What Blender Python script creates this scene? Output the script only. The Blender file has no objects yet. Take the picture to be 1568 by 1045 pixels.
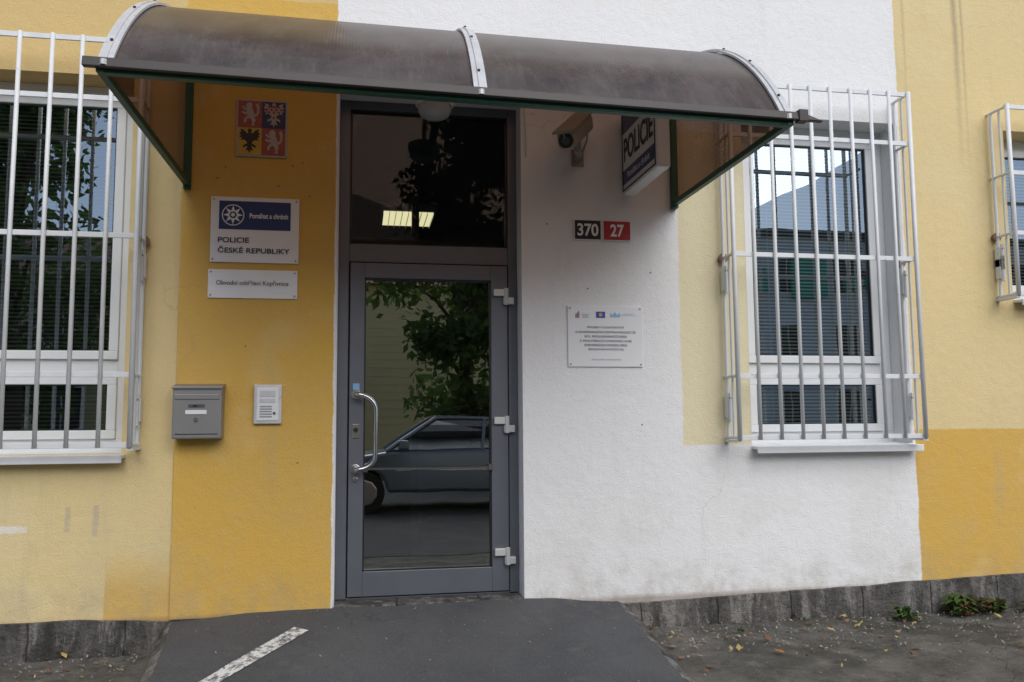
import bpy, bmesh, math, random
from mathutils import Matrix, Vector, noise as mnoise
random.seed(7)
S=1.2; Z0=.42
def P(x,y,z): return (S*x,S*y,S*(z-Z0))
sc=bpy.context.scene
# ------------------------------------------------------------------ materials
class NT:
    def __init__(s,name):
        s.m=bpy.data.materials.new(name); s.m.use_nodes=True; s.t=s.m.node_tree; s.n=s.t.nodes; s.n.clear()
        s.out=s.n.new("ShaderNodeOutputMaterial"); s.pos=None
    def new(s,t,**k):
        x=s.n.new(t)
        for a,b in k.items(): setattr(x,a,b)
        return x
    def link(s,a,b): s.t.links.new(a,b)
    def setin(s,sock,v):
        if isinstance(v,bpy.types.NodeSocket): s.link(v,sock)
        elif isinstance(v,(tuple,list)) and len(v)==3 and sock.type=='RGBA': sock.default_value=(*v,1)
        else: sock.default_value=v
    def math(s,op,a,b=0.0,c=None,clamp=False):
        x=s.new("ShaderNodeMath",operation=op,use_clamp=clamp)
        s.setin(x.inputs[0],a); s.setin(x.inputs[1],b)
        if c is not None: s.setin(x.inputs[2],c)
        return x.outputs[0]
    def P(s):
        if s.pos is None:
            g=s.new("ShaderNodeNewGeometry"); s.pos=g.outputs['Position']
            sp=s.new("ShaderNodeSeparateXYZ"); s.link(s.pos,sp.inputs[0]); s.x,s.y,s.z=sp.outputs
        return s.pos
    def noise(s,scale,detail=4,rough=.55,stretch=(1,1,1)):
        s.P(); mp=s.new("ShaderNodeMapping"); mp.inputs['Scale'].default_value=stretch; s.link(s.pos,mp.inputs[0])
        x=s.new("ShaderNodeTexNoise"); s.link(mp.outputs[0],x.inputs['Vector']); x.inputs['Scale'].default_value=scale
        x.inputs['Detail'].default_value=detail; x.inputs['Roughness'].default_value=rough
        return x.outputs[0]
    def crack(s,scale,w,wob=.5):
        # thin lines between distorted voronoi cells
        s.P(); nz=s.new("ShaderNodeTexNoise"); s.link(s.pos,nz.inputs['Vector']); nz.inputs['Scale'].default_value=scale*2.5; nz.inputs['Detail'].default_value=6
        vm=s.new("ShaderNodeVectorMath",operation='SCALE'); s.link(nz.outputs['Color'],vm.inputs[0]); vm.inputs['Scale'].default_value=wob/scale
        va=s.new("ShaderNodeVectorMath",operation='ADD'); s.link(s.pos,va.inputs[0]); s.link(vm.outputs[0],va.inputs[1])
        v=s.new("ShaderNodeTexVoronoi",feature='DISTANCE_TO_EDGE'); s.link(va.outputs[0],v.inputs['Vector']); v.inputs['Scale'].default_value=scale
        return s.ramp(v.outputs['Distance'],0,w,1,0)
    def ramp(s,v,a,b,lo=0.0,hi=1.0):
        x=s.new("ShaderNodeMapRange"); s.setin(x.inputs[0],v)
        for i,k in enumerate((a,b,lo,hi)): x.inputs[i+1].default_value=k
        return x.outputs[0]
    def mix(s,f,a,b,bt='MIX'):
        x=s.new("ShaderNodeMix",data_type='RGBA',blend_type=bt); s.setin(x.inputs[0],f)
        s.setin(x.inputs[6],a if not isinstance(a,tuple) else a); s.setin(x.inputs[7],b)
        return x.outputs[2]
    def bsdf(s,col,rough=.6,metal=0.0,bump=None,bstr=.3,bdist=.01,spec=None,**k):
        b=s.new("ShaderNodeBsdfPrincipled"); s.setin(b.inputs['Base Color'],col); s.setin(b.inputs['Roughness'],rough)
        b.inputs['Metallic'].default_value=metal
        if spec is not None: b.inputs['Specular IOR Level'].default_value=spec
        if bump is not None:
            bm=s.new("ShaderNodeBump"); bm.inputs['Strength'].default_value=bstr; bm.inputs['Distance'].default_value=bdist
            s.link(bump,bm.inputs['Height']); s.link(bm.outputs[0],b.inputs['Normal'])
        return b
    def done(s,sh):
        s.link(sh.outputs[0] if hasattr(sh,'outputs') else sh,s.out.inputs[0]); return s.m
def simple(name,col,rough=.5,metal=0.0,var=.15,scale=8,bstr=.1,dirt=None):
    n=NT(name); v=n.noise(scale,5)
    c=n.mix(n.ramp(v,.3,.7,0,var),col,tuple(k*.5 for k in col))
    if dirt: c=n.mix(n.ramp(n.noise(dirt[1],6,.65),dirt[2],dirt[2]+.08,0,1),c,dirt[0])
    return n.done(n.bsdf(c,rough,metal,n.noise(scale*12,3),bstr,.002))

def stucco():
    n=NT("stucco_paint"); n.P()
    w=n.math('MULTIPLY',n.math('SUBTRACT',n.noise(3.5,5,.7),.5),.035)
    w2=n.math('MULTIPLY',n.math('SUBTRACT',n.noise(60,2),.5),.012)
    w=n.math('ADD',w,w2)
    xx=n.math('ADD',n.x,w); zz=n.math('ADD',n.z,w)
    def gt(v,a): return n.ramp(v,a-.004,a+.004)
    def lt(v,a): return n.ramp(v,a-.004,a+.004,1,0)
    X=lambda x:S*x
    Z=lambda z:S*(z-Z0)
    def rect(x0=None,x1=None,z0=None,z1=None):
        r=None
        for t in ((gt,xx,x0,X),(lt,xx,x1,X),(gt,zz,z0,Z),(lt,zz,z1,Z)):
            if t[2] is None: continue
            k=t[0](t[1],t[3](t[2])); r=k if r is None else n.math('MULTIPLY',r,k)
        return r
    pale=(.73,.58,.30); deep=(.66,.41,.088); white=(.81,.81,.82); cream=(.78,.70,.48); mid=(.66,.48,.21)
    c=n.mix(rect(None,-.12,2.95),pale,mid)
    c=n.mix(rect(-.915,-.1,.3,3.6),c,deep)
    c=n.mix(n.math('MULTIPLY',rect(-1.22,-.9,None,None),n.ramp(zz,Z(.5),Z(.70),.85,0)),c,deep)
    c=n.mix(rect(3.2,None,None,1.26),c,deep)
    wm=rect(-.135,3.235,None,None)
    c=n.mix(wm,c,white)
    c=n.mix(rect(1.79,2.21,1.185,3.0),c,cream)
    c=n.mix(n.math('MULTIPLY',rect(-2.6,-1.585,.80,.835),n.ramp(n.noise(9,5,.7),.42,.5)),c,(.78,.76,.68))
    for sx,sz0,sz1 in ((-1.40,.80,.92),(-1.27,.78,.93)):
        c=n.mix(n.math('MULTIPLY',rect(sx-.012,sx+.012,sz0,sz1),.45),c,(.40,.37,.33))
    keep=n.ramp(wm,0,1,1,.45)
    # faded patches where old paint shows
    pt=n.ramp(n.noise(1.3,6,.6),.54,.62,0,.25); c=n.mix(n.math('MULTIPLY',pt,keep),c,n.mix(.5,c,(.8,.72,.5)))
    # weathering
    c=n.mix(n.math('MULTIPLY',keep,n.ramp(n.noise(.9,5,.6),.35,.7,0,.16)),c,(.42,.38,.30))
    c=n.mix(n.math('MULTIPLY',keep,n.ramp(n.noise(5,8,.7,(1,1,.12)),.56,.78,0,.32)),c,(.40,.36,.28))
    c=n.mix(n.math('MULTIPLY',keep,n.ramp(n.noise(26,6,.7),.66,.74,0,.4)),c,(.33,.29,.22))
    c=n.mix(n.math('MULTIPLY',n.ramp(n.z,Z(1.3),Z(.5)),n.ramp(n.noise(2.4,7,.7),.50,.56,0,.13)),c,(.45,.42,.34))
    # hairline cracks
    c=n.mix(n.math('MULTIPLY',n.crack(.55,.003),n.ramp(n.noise(.8,3),.5,.62,0,.28)),c,(.30,.26,.2))
    # rain streaks, far right
    for xs_,sw,tt in ((3.66,.035,.6),(3.71,.02,.45),(3.30,.02,.3)):
        st=n.math('MULTIPLY',n.ramp(n.math('ABSOLUTE',n.math('SUBTRACT',xx,X(xs_))),.0,sw,tt,0),n.ramp(zz,Z(2.8),Z(3.8),0,1))
        c=n.mix(st,c,(.25,.21,.15))
    # splash-back grime above the plinth
    g=n.math('MULTIPLY',n.ramp(n.z,Z(.36),Z(.62),.6,0),n.ramp(n.noise(6,7,.7),.42,.7,0,1))
    c=n.mix(g,c,(.36,.31,.22))
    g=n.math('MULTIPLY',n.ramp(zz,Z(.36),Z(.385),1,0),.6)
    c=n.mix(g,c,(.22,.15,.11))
    bump=n.math('ADD',n.math('MULTIPLY',n.noise(95,4,.6),1.0),n.math('MULTIPLY',n.noise(14,4,.6),1.6))
    return n.done(n.bsdf(c,.9,0,bump,.6,.006,spec=.2))
def asphalt(name="asphalt",base=(.088,.090,.097),hi=(.25,.25,.25)):
    n=NT(name); sp=n.ramp(n.noise(190,4,.85),.50,.72)
    c=n.mix(sp,base,hi); c=n.mix(n.ramp(n.noise(2.2,6,.65),.42,.68,0,.4),c,tuple(k*.6 for k in base))
    c=n.mix(n.ramp(n.noise(4.2,8,.75),.56,.70,0,.4),c,(.19,.185,.17))
    c=n.mix(n.ramp(n.noise(55,5,.8),.62,.68,0,.6),c,(.03,.03,.032))
    c=n.mix(n.ramp(n.noise(1.5,5,.6,(1,.5,1)),.5,.62,0,.25),c,(.15,.148,.14))
    ck=n.math('MULTIPLY',n.crack(.8,.005),n.ramp(n.noise(1.2,3),.5,.6))
    c=n.mix(n.math('MULTIPLY',ck,.4),c,(.03,.03,.03))
    b=n.math('ADD',n.noise(150,4,.85),n.math('MULTIPLY',n.noise(9,4),1.5)); b=n.math('SUBTRACT',b,n.math('MULTIPLY',ck,.3))
    return n.done(n.bsdf(c,.85,0,b,.9,.009,spec=.25))
def dirtground():
    n=NT("worn_concrete_ground"); c=n.mix(n.ramp(n.noise(3.2,8,.7),.38,.62),(.095,.09,.08),(.20,.188,.168))
    c=n.mix(n.ramp(n.noise(70,4,.8),.5,.8,0,.6),c,(.30,.28,.25))
    c=n.mix(n.ramp(n.noise(1.7,8,.7),.52,.6,0,.55),c,(.06,.06,.045))
    c=n.mix(n.ramp(n.noise(24,6,.8),.58,.64,0,.6),c,(.05,.045,.038))
    ck=n.math('MULTIPLY',n.crack(1.0,.007),n.ramp(n.noise(1.1,3),.45,.55)); c=n.mix(n.math('MULTIPLY',ck,.5),c,(.04,.04,.03))
    b=n.math('ADD',n.noise(90,5,.8),n.math('MULTIPLY',n.noise(7,6,.7),3)); b=n.math('SUBTRACT',b,n.math('MULTIPLY',ck,.5))
    return n.done(n.bsdf(c,.92,0,b,1.0,.014,spec=.2))
def plinthmat():
    n=NT("plinth_concrete"); c=n.mix(n.ramp(n.noise(4,8,.72,(1,1,.4)),.38,.62),(.075,.07,.066),(.24,.225,.21))
    c=n.mix(n.ramp(n.noise(8,8,.78,(1,1,.25)),.52,.60,0,.8),c,(.38,.36,.34))
    c=n.mix(n.ramp(n.noise(30,6,.78),.55,.62,0,.6),c,(.05,.047,.045))
    c=n.mix(n.ramp(n.noise(7,6,.7),.6,.7,0,.5),c,(.05,.055,.035))
    # vertical joints about half a metre apart
    fr=n.math('FRACT',n.math('ADD',n.math('MULTIPLY',n.x,1.9),n.math('MULTIPLY',n.noise(6,4),.08)))
    j=n.ramp(n.math('ABSOLUTE',n.math('SUBTRACT',fr,.5)),0,.014,1,0)
    c=n.mix(n.math('MULTIPLY',j,.6),c,(.04,.037,.033))
    b=n.math('ADD',n.noise(60,5,.8),n.math('MULTIPLY',n.noise(10,6,.7),2.5)); b=n.math('SUBTRACT',b,j)
    return n.done(n.bsdf(c,.9,0,b,1.0,.025,spec=.2))
def glass(name,refl,tint=(.75,.8,.8),wav=0.0,gcol=(.88,.94,1)):
    n=NT(name); lw=n.new("ShaderNodeLayerWeight"); lw.inputs[0].default_value=.35
    f=n.math('ADD',n.math('MULTIPLY',lw.outputs['Fresnel'],.9),refl,clamp=True)
    g=n.new("ShaderNodeBsdfGlossy"); g.inputs['Roughness'].default_value=0.0; g.inputs[0].default_value=(*gcol,1)
    if wav:
        bm=n.new("ShaderNodeBump"); bm.inputs['Strength'].default_value=wav; bm.inputs['Distance'].default_value=.01
        n.link(n.noise(2.2,1),bm.inputs['Height']); n.link(bm.outputs[0],g.inputs['Normal'])
    t=n.new("ShaderNodeBsdfTransparent"); t.inputs[0].default_value=(*tint,1)
    m=n.new("ShaderNodeMixShader"); n.link(f,m.inputs[0]); n.link(t.outputs[0],m.inputs[1]); n.link(g.outputs[0],m.inputs[2])
    return n.done(m)
def polycarb():
    n=NT("bronze_polycarbonate"); n.P()
    rib=n.math('SINE',n.math('MULTIPLY',n.x,2*math.pi/.016))
    dust=n.ramp(n.noise(2.5,7,.7,(1,1,1)),.35,.7,.15,.65)
    dust=n.math('ADD',dust,n.ramp(n.noise(30,5,.8,(1,.15,.15)),.5,.75,0,.3),clamp=True)
    col=n.mix(dust,(.055,.037,.030),(.25,.225,.21))
    b=n.bsdf(col,.22,0,rib,.10,.002,spec=1.0)
    t=n.new("ShaderNodeBsdfTransparent"); t.inputs[0].default_value=(.30,.18,.12,1)
    m=n.new("ShaderNodeMixShader"); m.inputs[0].default_value=.62
    n.link(t.outputs[0],m.inputs[1]); n.link(b.outputs[0],m.inputs[2]); return n.done(m)
def emis(name,col,st):
    n=NT(name); e=n.new("ShaderNodeEmission"); e.inputs[0].default_value=(*col,1); e.inputs[1].default_value=st; return n.done(e)
def leafmat(name,a,b,tr=.25):
    n=NT(name); c=n.mix(n.ramp(n.noise(1.1,4,.7),.35,.65),a,b); c=n.mix(n.ramp(n.noise(11,2),.4,.7,0,.6),c,tuple(k*.6 for k in a))
    p=n.bsdf(c,.55); d=n.new("ShaderNodeBsdfTranslucent"); n.link(c,d.inputs[0])
    m=n.new("ShaderNodeMixShader"); m.inputs[0].default_value=tr; n.link(p.outputs[0],m.inputs[1]); n.link(d.outputs[0],m.inputs[2]); return n.done(m)

STUC=stucco(); ASPH=asphalt(); GND=dirtground(); PLIN=plinthmat()
ROAD=asphalt("road_asphalt",(.06,.06,.063),(.14,.14,.14))
ALU=simple("grey_aluminium",(.15,.16,.19),.42,.35,.2,5,.05)
ALUD=simple("grey_aluminium_dark",(.09,.095,.11),.45,.3)
CHROME=simple("brushed_steel",(.62,.62,.63),.22,1.0,.1,20,.03)
PVC=simple("white_pvc",(.78,.80,.82),.35,0,.10,4,.03)
BARS=simple("white_bar_paint",(.72,.74,.76),.45,0,.2,9,.15,dirt=((.36,.19,.10),24,.67))
RUST=simple("rusty_metal",(.25,.14,.09),.8,0,.5,30,.4)
GREEN=simple("green_frame_paint",(.010,.085,.05),.45,0,.25,10,.1)
POLY=polycarb()
BATT=simple("batten_aluminium",(.64,.64,.66),.45,.2,.3,14,.15,dirt=((.25,.22,.2),30,.62))
GUT=simple("gutter_dark",(.045,.035,.035),.5,0,.4,12,.2)
WGLASS=glass("window_glass",.26,(.78,.80,.78),.08,(.72,.85,1))
DGLASS=glass("door_glass",.42,(.5,.53,.53),.08,(.94,.97,.97))
TGLASS=glass("transom_glass",.025,(.8,.84,.86),.05,(.7,.85,1))
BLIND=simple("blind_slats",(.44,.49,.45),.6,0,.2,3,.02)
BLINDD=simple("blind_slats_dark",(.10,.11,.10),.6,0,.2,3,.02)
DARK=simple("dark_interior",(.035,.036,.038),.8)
ROOM=simple("room_wall",(.20,.21,.22),.9)
SIGNW=simple("sign_white",(.80,.81,.83),.35,0,.08,3,.01)
LBOX=simple("lightbox_white",(.72,.74,.74),.35,0,.2,6,.01)
BLUE=simple("sign_blue",(.016,.04,.155),.4,0,.1,3,.01)
NAVY=simple("sign_navy_text",(.012,.016,.05),.5,0,.1)
BLACK=simple("black_paint",(.015,.015,.017),.4)
RED=simple("plate_red",(.42,.02,.025),.35,0,.12)
COATR=simple("coat_red",(.36,.085,.06),.5,0,.4,25)
COATB=simple("coat_blue",(.03,.04,.12),.5,0,.3,20)
GOLD=simple("coat_gold",(.58,.38,.06),.5,0,.3,20)
SILV=simple("coat_silver",(.46,.42,.40),.5,0,.4,30)
MAIL=simple("mailbox_grey",(.30,.30,.30),.4,.5,.2,6,.05)
BEIGE=simple("camera_housing_beige",(.32,.29,.235),.5,0,.4,9,.05)
EUB=simple("eu_blue",(.02,.06,.42),.4)
LBLUE=simple("light_blue",(.25,.5,.75),.4)
GREY=simple("text_grey",(.3,.31,.33),.5)
def whiteline():
    n=NT("road_marking_paint"); w=n.ramp(n.noise(22,7,.8),.45,.52)
    c=n.mix(w,(.14,.14,.145),(.66,.66,.64)); return n.done(n.bsdf(c,.8,0,n.noise(150,3),.5,.005))
LINE=whiteline()
# ------------------------------------------------------------------ mesh builder
class MB:
    def __init__(s): s.v=[];s.f=[];s.mi=[];s.m=[]
    def mid(s,mat):
        if mat not in s.m: s.m.append(mat)
        return s.m.index(mat)
    def face(s,pts,mat,raw=False):
        b=len(s.v); s.v+=[tuple(p) if raw else P(*p) for p in pts]; s.f.append(tuple(range(b,b+len(pts)))); s.mi.append(s.mid(mat))
    def hexa(s,p,mat,raw=False):
        b=len(s.v); s.v+=[tuple(q) if raw else P(*q) for q in p]
        for q in ((0,3,2,1),(4,5,6,7),(0,1,5,4),(1,2,6,5),(2,3,7,6),(3,0,4,7)): s.f.append(tuple(b+i for i in q)); s.mi.append(s.mid(mat))
    def box(s,x0,x1,y0,y1,z0,z1,mat,raw=False):
        s.hexa([(x0,y0,z0),(x1,y0,z0),(x1,y1,z0),(x0,y1,z0),(x0,y0,z1),(x1,y0,z1),(x1,y1,z1),(x0,y1,z1)],mat,raw)
    def tube(s,path,r,mat,n=8,raw=False,cap=True):
        pts=[Vector(p if raw else P(*p)) for p in path]; rr=r if isinstance(r,list) else [r]*len(pts)
        if not raw: rr=[k*S for k in rr]
        b=len(s.v); up=None
        for i,p in enumerate(pts):
            t=((pts[min(i+1,len(pts)-1)]-pts[max(i-1,0)])).normalized()
            if up is None: up=Vector((0,0,1)) if abs(t.z)<.9 else Vector((0,1,0))
            a=t.cross(up).normalized(); c=a.cross(t).normalized(); up=c
            for k in range(n):
                an=2*math.pi*k/n+math.pi/n; s.v.append(tuple(p+a*math.cos(an)*rr[i]+c*math.sin(an)*rr[i]))
        m=s.mid(mat)
        for i in range(len(pts)-1):
            for k in range(n):
                s.f.append((b+i*n+k,b+i*n+(k+1)%n,b+(i+1)*n+(k+1)%n,b+(i+1)*n+k)); s.mi.append(m)
        if cap:
            s.f.append(tuple(b+k for k in range(n))[::-1]); s.mi.append(m)
            s.f.append(tuple(b+(len(pts)-1)*n+k for k in range(n))); s.mi.append(m)
    def prism(s,outline,axis,a0,a1,mat,raw=True):
        def mk(p,a): return (p[0],a,p[1]) if axis=='y' else (a,p[0],p[1])
        b=len(s.v); n=len(outline); m=s.mid(mat)
        for a in (a0,a1): s.v+=[mk(p,a) if raw else P(*mk(p,a)) for p in outline]
        s.f.append(tuple(range(b,b+n))); s.mi.append(m); s.f.append(tuple(range(b+2*n-1,b+n-1,-1))); s.mi.append(m)
        for k in range(n): s.f.append((b+k,b+n+k,b+n+(k+1)%n,b+(k+1)%n)); s.mi.append(m)
    def build(s,name,parent=None,smooth=False,bevel=0,solid=0,fix=True):
        me=bpy.data.meshes.new(name); me.from_pydata(s.v,[],s.f)
        for m in s.m: me.materials.append(m)
        me.polygons.foreach_set("material_index",s.mi); me.update()
        if fix:
            bm=bmesh.new(); bm.from_mesh(me); bmesh.ops.recalc_face_normals(bm,faces=bm.faces); bm.to_mesh(me); bm.free()
        if smooth: me.polygons.foreach_set("use_smooth",[True]*len(me.polygons))
        o=bpy.data.objects.new(name,me); sc.collection.objects.link(o)
        if bevel:
            b=o.modifiers.new("bevel","BEVEL"); b.width=bevel; b.segments=2; b.limit_method='ANGLE'; b.angle_limit=.7
        if parent: o.parent=parent
        return o
def empty(name):
    o=bpy.data.objects.new(name,None); sc.collection.objects.link(o); o.empty_display_size=.1; return o
def text(body,x,z,w,h,mat,name,parent,y=-.01,face='y',off=.012):
    cu=bpy.data.curves.new(name,"FONT"); cu.body=body; cu.align_x='CENTER'; cu.align_y='CENTER'; cu.space_line=1.05
    cu.offset=off
    ob=bpy.data.objects.new(name,cu); sc.collection.objects.link(ob); bpy.context.view_layer.update()
    me=bpy.data.meshes.new_from_object(ob); bpy.data.objects.remove(ob)
    xs=[v.co.x for v in me.vertices]; ys=[v.co.y for v in me.vertices]
    cx=(min(xs)+max(xs))/2; cy=(min(ys)+max(ys))/2; sx=w*S/(max(xs)-min(xs)); sy=h*S/(max(ys)-min(ys))
    c=P(x,y,z)
    for v in me.vertices:
        a=(v.co.x-cx)*sx; b=(v.co.y-cy)*sy
        v.co=(c[0]+a,c[1],c[2]+b) if face=='y' else (c[0],c[1]-a,c[2]+b)
    me.materials.clear(); me.materials.append(mat)
    o=bpy.data.objects.new(name,me); sc.collection.objects.link(o); o.parent=parent; return o
# ------------------------------------------------------------------ building
bld=empty("police_station_building")
LX0,LX1=-2.18,-1.165
holes=[(-.12,.875,.385,3.12),(LX0,LX1,1.18,3.12),(2.2,3.22,1.18,3.12),(3.96,4.97,2.05,3.12),(-4.0,-3.0,1.18,3.12)]
xs=sorted({-9,9,*[h[0] for h in holes],*[h[1] for h in holes]}); zs=sorted({.05,5.6,*[h[2] for h in holes],*[h[3] for h in holes]})
def ishole(i,k):
    if i<0 or k<0 or i>=len(xs)-1 or k>=len(zs)-1: return False
    cx=(xs[i]+xs[i+1])/2; cz=(zs[k]+zs[k+1])/2
    return any(h[0]<cx<h[1] and h[2]<cz<h[3] for h in holes)
m=MB(); TH=.3
for i in range(len(xs)-1):
    for k in range(len(zs)-1):
        a,b,c,d=xs[i],xs[i+1],zs[k],zs[k+1]
        if ishole(i,k):
            if not ishole(i-1,k): m.face([(a,0,c),(a,TH,c),(a,TH,d),(a,0,d)],STUC)
            if not ishole(i+1,k): m.face([(b,0,c),(b,0,d),(b,TH,d),(b,TH,c)],STUC)
            if not ishole(i,k-1): m.face([(a,0,c),(b,0,c),(b,TH,c),(a,TH,c)],STUC)
            if not ishole(i,k+1): m.face([(a,0,d),(a,TH,d),(b,TH,d),(b,0,d)],STUC)
        else:
            m.face([(a,0,c),(b,0,c),(b,0,d),(a,0,d)],STUC); m.face([(a,TH,c),(a,TH,d),(b,TH,d),(b,TH,c)],STUC)
for x in (-9,9): m.face([(x,0,.05),(x,8,.05),(x,8,5.6),(x,0,5.6)],STUC)
m.face([(-9,8,.05),(9,8,.05),(9,8,5.6),(-9,8,5.6)],STUC)
m.build("walls",bld,fix=False)
m=MB(); m.box(-9.2,9.2,-.25,8.2,5.6,5.75,ALUD); m.box(-9.1,9.1,-.15,8.1,5.75,6.0,STUC); m.build("roof",bld)
m=MB(); m.box(-.915,-.125,-.013,-.0005,.36,3.34,STUC); m.build("raised_render_panel",bld,bevel=.006)
# small wall plugs left by removed signs
m=MB()
for x,y0,z in ((-.74,-.013,2.60),(-.31,-.013,2.70),(-.43,-.013,2.57),(-.27,-.013,2.52),(-.36,-.013,2.68),(-.70,-.013,2.66),(1.02,0,2.42),(1.62,0,2.16),(1.55,0,1.30),(1.25,0,2.06),(-.31,-.013,1.12),(-.58,-.013,1.72)):
    m.tube([(x,y0+.002,z),(x,y0-.0015,z)],.0045,RUST,8)
m.build("wall_plugs",bld)
# plinth
def plinth(x0,x1,zf):
    m=MB(); N=int((x1-x0)/.05)
    rows=[]
    for i in range(N+1):
        x=x0+(x1-x0)*i/N; t=zf(x)+.010*mnoise.noise((x*4,0,3)); e=.006*mnoise.noise((x*9,2,3))
        rows.append([(x,0.005,t+.004),(x,-.018+e,t),(x,-.022+e,.25),(x,-.02+e*2,.05)])
    for i in range(N):
        for k in range(3): m.face([rows[i][k],rows[i][k+1],rows[i+1][k+1],rows[i+1][k]],PLIN)
    return m
m=plinth(.95,9,lambda x:.33+(x-1.39)*.028 if x<4 else .403); m.build("plinth_right",bld,fix=False)
m=plinth(-9,-.14,lambda x:.375-.03*max(0,min(1,(x+1.3)/.5))); m.build("plinth_left",bld,fix=False)
def room(name,x0,x1,z0,z1,depth,mat):
    m=MB(); y0=TH+.002; y1=depth
    m.face([(x0,y1,z0),(x1,y1,z0),(x1,y1,z1),(x0,y1,z1)],mat); m.face([(x0,y0,z0),(x0,y1,z0),(x0,y1,z1),(x0,y0,z1)],mat)
    m.face([(x1,y0,z0),(x1,y1,z0),(x1,y1,z1),(x1,y0,z1)],mat); m.face([(x0,y0,z0),(x1,y0,z0),(x1,y1,z0),(x0,y1,z0)],mat)
    m.face([(x0,y0,z1),(x1,y0,z1),(x1,y1,z1),(x0,y1,z1)],mat); m.build(name,bld,fix=False)
room("lobby_interior",-.55,1.45,.37,3.2,3.6,ROOM)
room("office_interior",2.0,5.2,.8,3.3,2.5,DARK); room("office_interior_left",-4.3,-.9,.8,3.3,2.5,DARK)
m=MB()
for x in (-.25,.35,1.0): m.box(x,x+.05,1.3,1.36,.38,3.1,ALUD)
for z in (2.55,.38,1.4): m.box(-.25,1.05,1.31,1.35,z,z+.05,ALUD)
m.build("inner_door_frame",bld)
m=MB(); m.box(.15,.57,1.85,2.35,2.93,2.99,PVC); 
for i in range(9): m.box(.165+i*.048,.168+i*.048,1.86,2.34,2.905,2.93,PVC)
m.build("lobby_lamp_housing",bld)
m=MB(); m.box(.17,.55,1.87,2.33,2.926,2.929,emis("fluorescent_tube_light",(1,.90,.50),1.0)); m.build("lobby_lamp_tube",bld)
# ---- windows
def window(x0,x1,z0,z1,nm,trans=True,BL=None):
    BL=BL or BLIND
    e=empty(nm); e.parent=bld
    y=.17; f=.075
    m=MB(); m.box(x0,x1,y,y+.06,z0,z0+.07,PVC); m.box(x0,x1,y,y+.06,z1-.07,z1,PVC)
    m.box(x0,x0+f,y,y+.06,z0+.07,z1-.07,PVC); m.box(x1-f,x1,y,y+.06,z0+.07,z1-.07,PVC)
    if trans: m.box(x0+f,x1-f,y+.002,y+.058,1.575,1.66,PVC)
    m.build("outer_frame",e,bevel=.004)
    spans=[(1.66,z1-.07),(z0+.07,1.575)] if trans else [(z0+.07,z1-.07)]
    m=MB(); g=MB(); gk=MB()
    for a,b in spans:
        s=.045; X0=x0+f; X1=x1-f
        m.box(X0,X1,y-.018,y+.03,a,a+s,PVC); m.box(X0,X1,y-.018,y+.03,b-s,b,PVC)
        m.box(X0,X0+s,y-.018,y+.03,a+s,b-s,PVC); m.box(X1-s,X1,y-.018,y+.03,a+s,b-s,PVC)
        for q in ((X0+s,X0+s+.006,a+s,b-s),(X1-s-.006,X1-s,a+s,b-s),(X0+s,X1-s,a+s,a+s+.006),(X0+s,X1-s,b-s-.006,b-s)): gk.box(q[0],q[1],y-.008,y+.004,q[2],q[3],BLACK)
        g.face([(X0+s,y+.004,a+s),(X1-s,y+.004,a+s),(X1-s,y+.004,b-s),(X0+s,y+.004,b-s)],WGLASS)
        k=a+s
        bl=MB() if a==spans[0][0] else bl
        while k<b-s:
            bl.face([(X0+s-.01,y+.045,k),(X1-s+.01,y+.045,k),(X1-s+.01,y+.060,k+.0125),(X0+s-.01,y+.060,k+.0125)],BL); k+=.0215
        for q in (.2,.8): bl.box(X0+(X1-X0)*q,X0+(X1-X0)*q+.003,y+.040,y+.043,a+s,b-s,BL)
    m.build("sash",e,bevel=.004); g.build("glass_pane",e,fix=False); bl.build("venetian_blind",e,fix=False); gk.build("gaskets",e)
    m=MB(); m.hexa([(x0-.0,-.07,z0-.025),(x1+.02,-.07,z0-.025),(x1+.02,.17,z0-.012),(x0-.0,.17,z0-.012),(x0-.0,-.07,z0-.008),(x1+.02,-.07,z0-.008),(x1+.02,.17,z0+.006),(x0-.0,.17,z0+.006)],PVC)
    m.box(x0,x1+.02,-.074,-.066,z0-.045,z0-.006,PVC); m.build("sill",e,bevel=.003)
window(2.2,3.22,1.18,3.12,"window"); window(LX0,LX1,1.18,3.12,"window",True,BLINDD); window(3.96,4.97,2.05,3.12,"window",False); window(-4.0,-3.0,1.18,3.12,"window",True,BLINDD)
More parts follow.
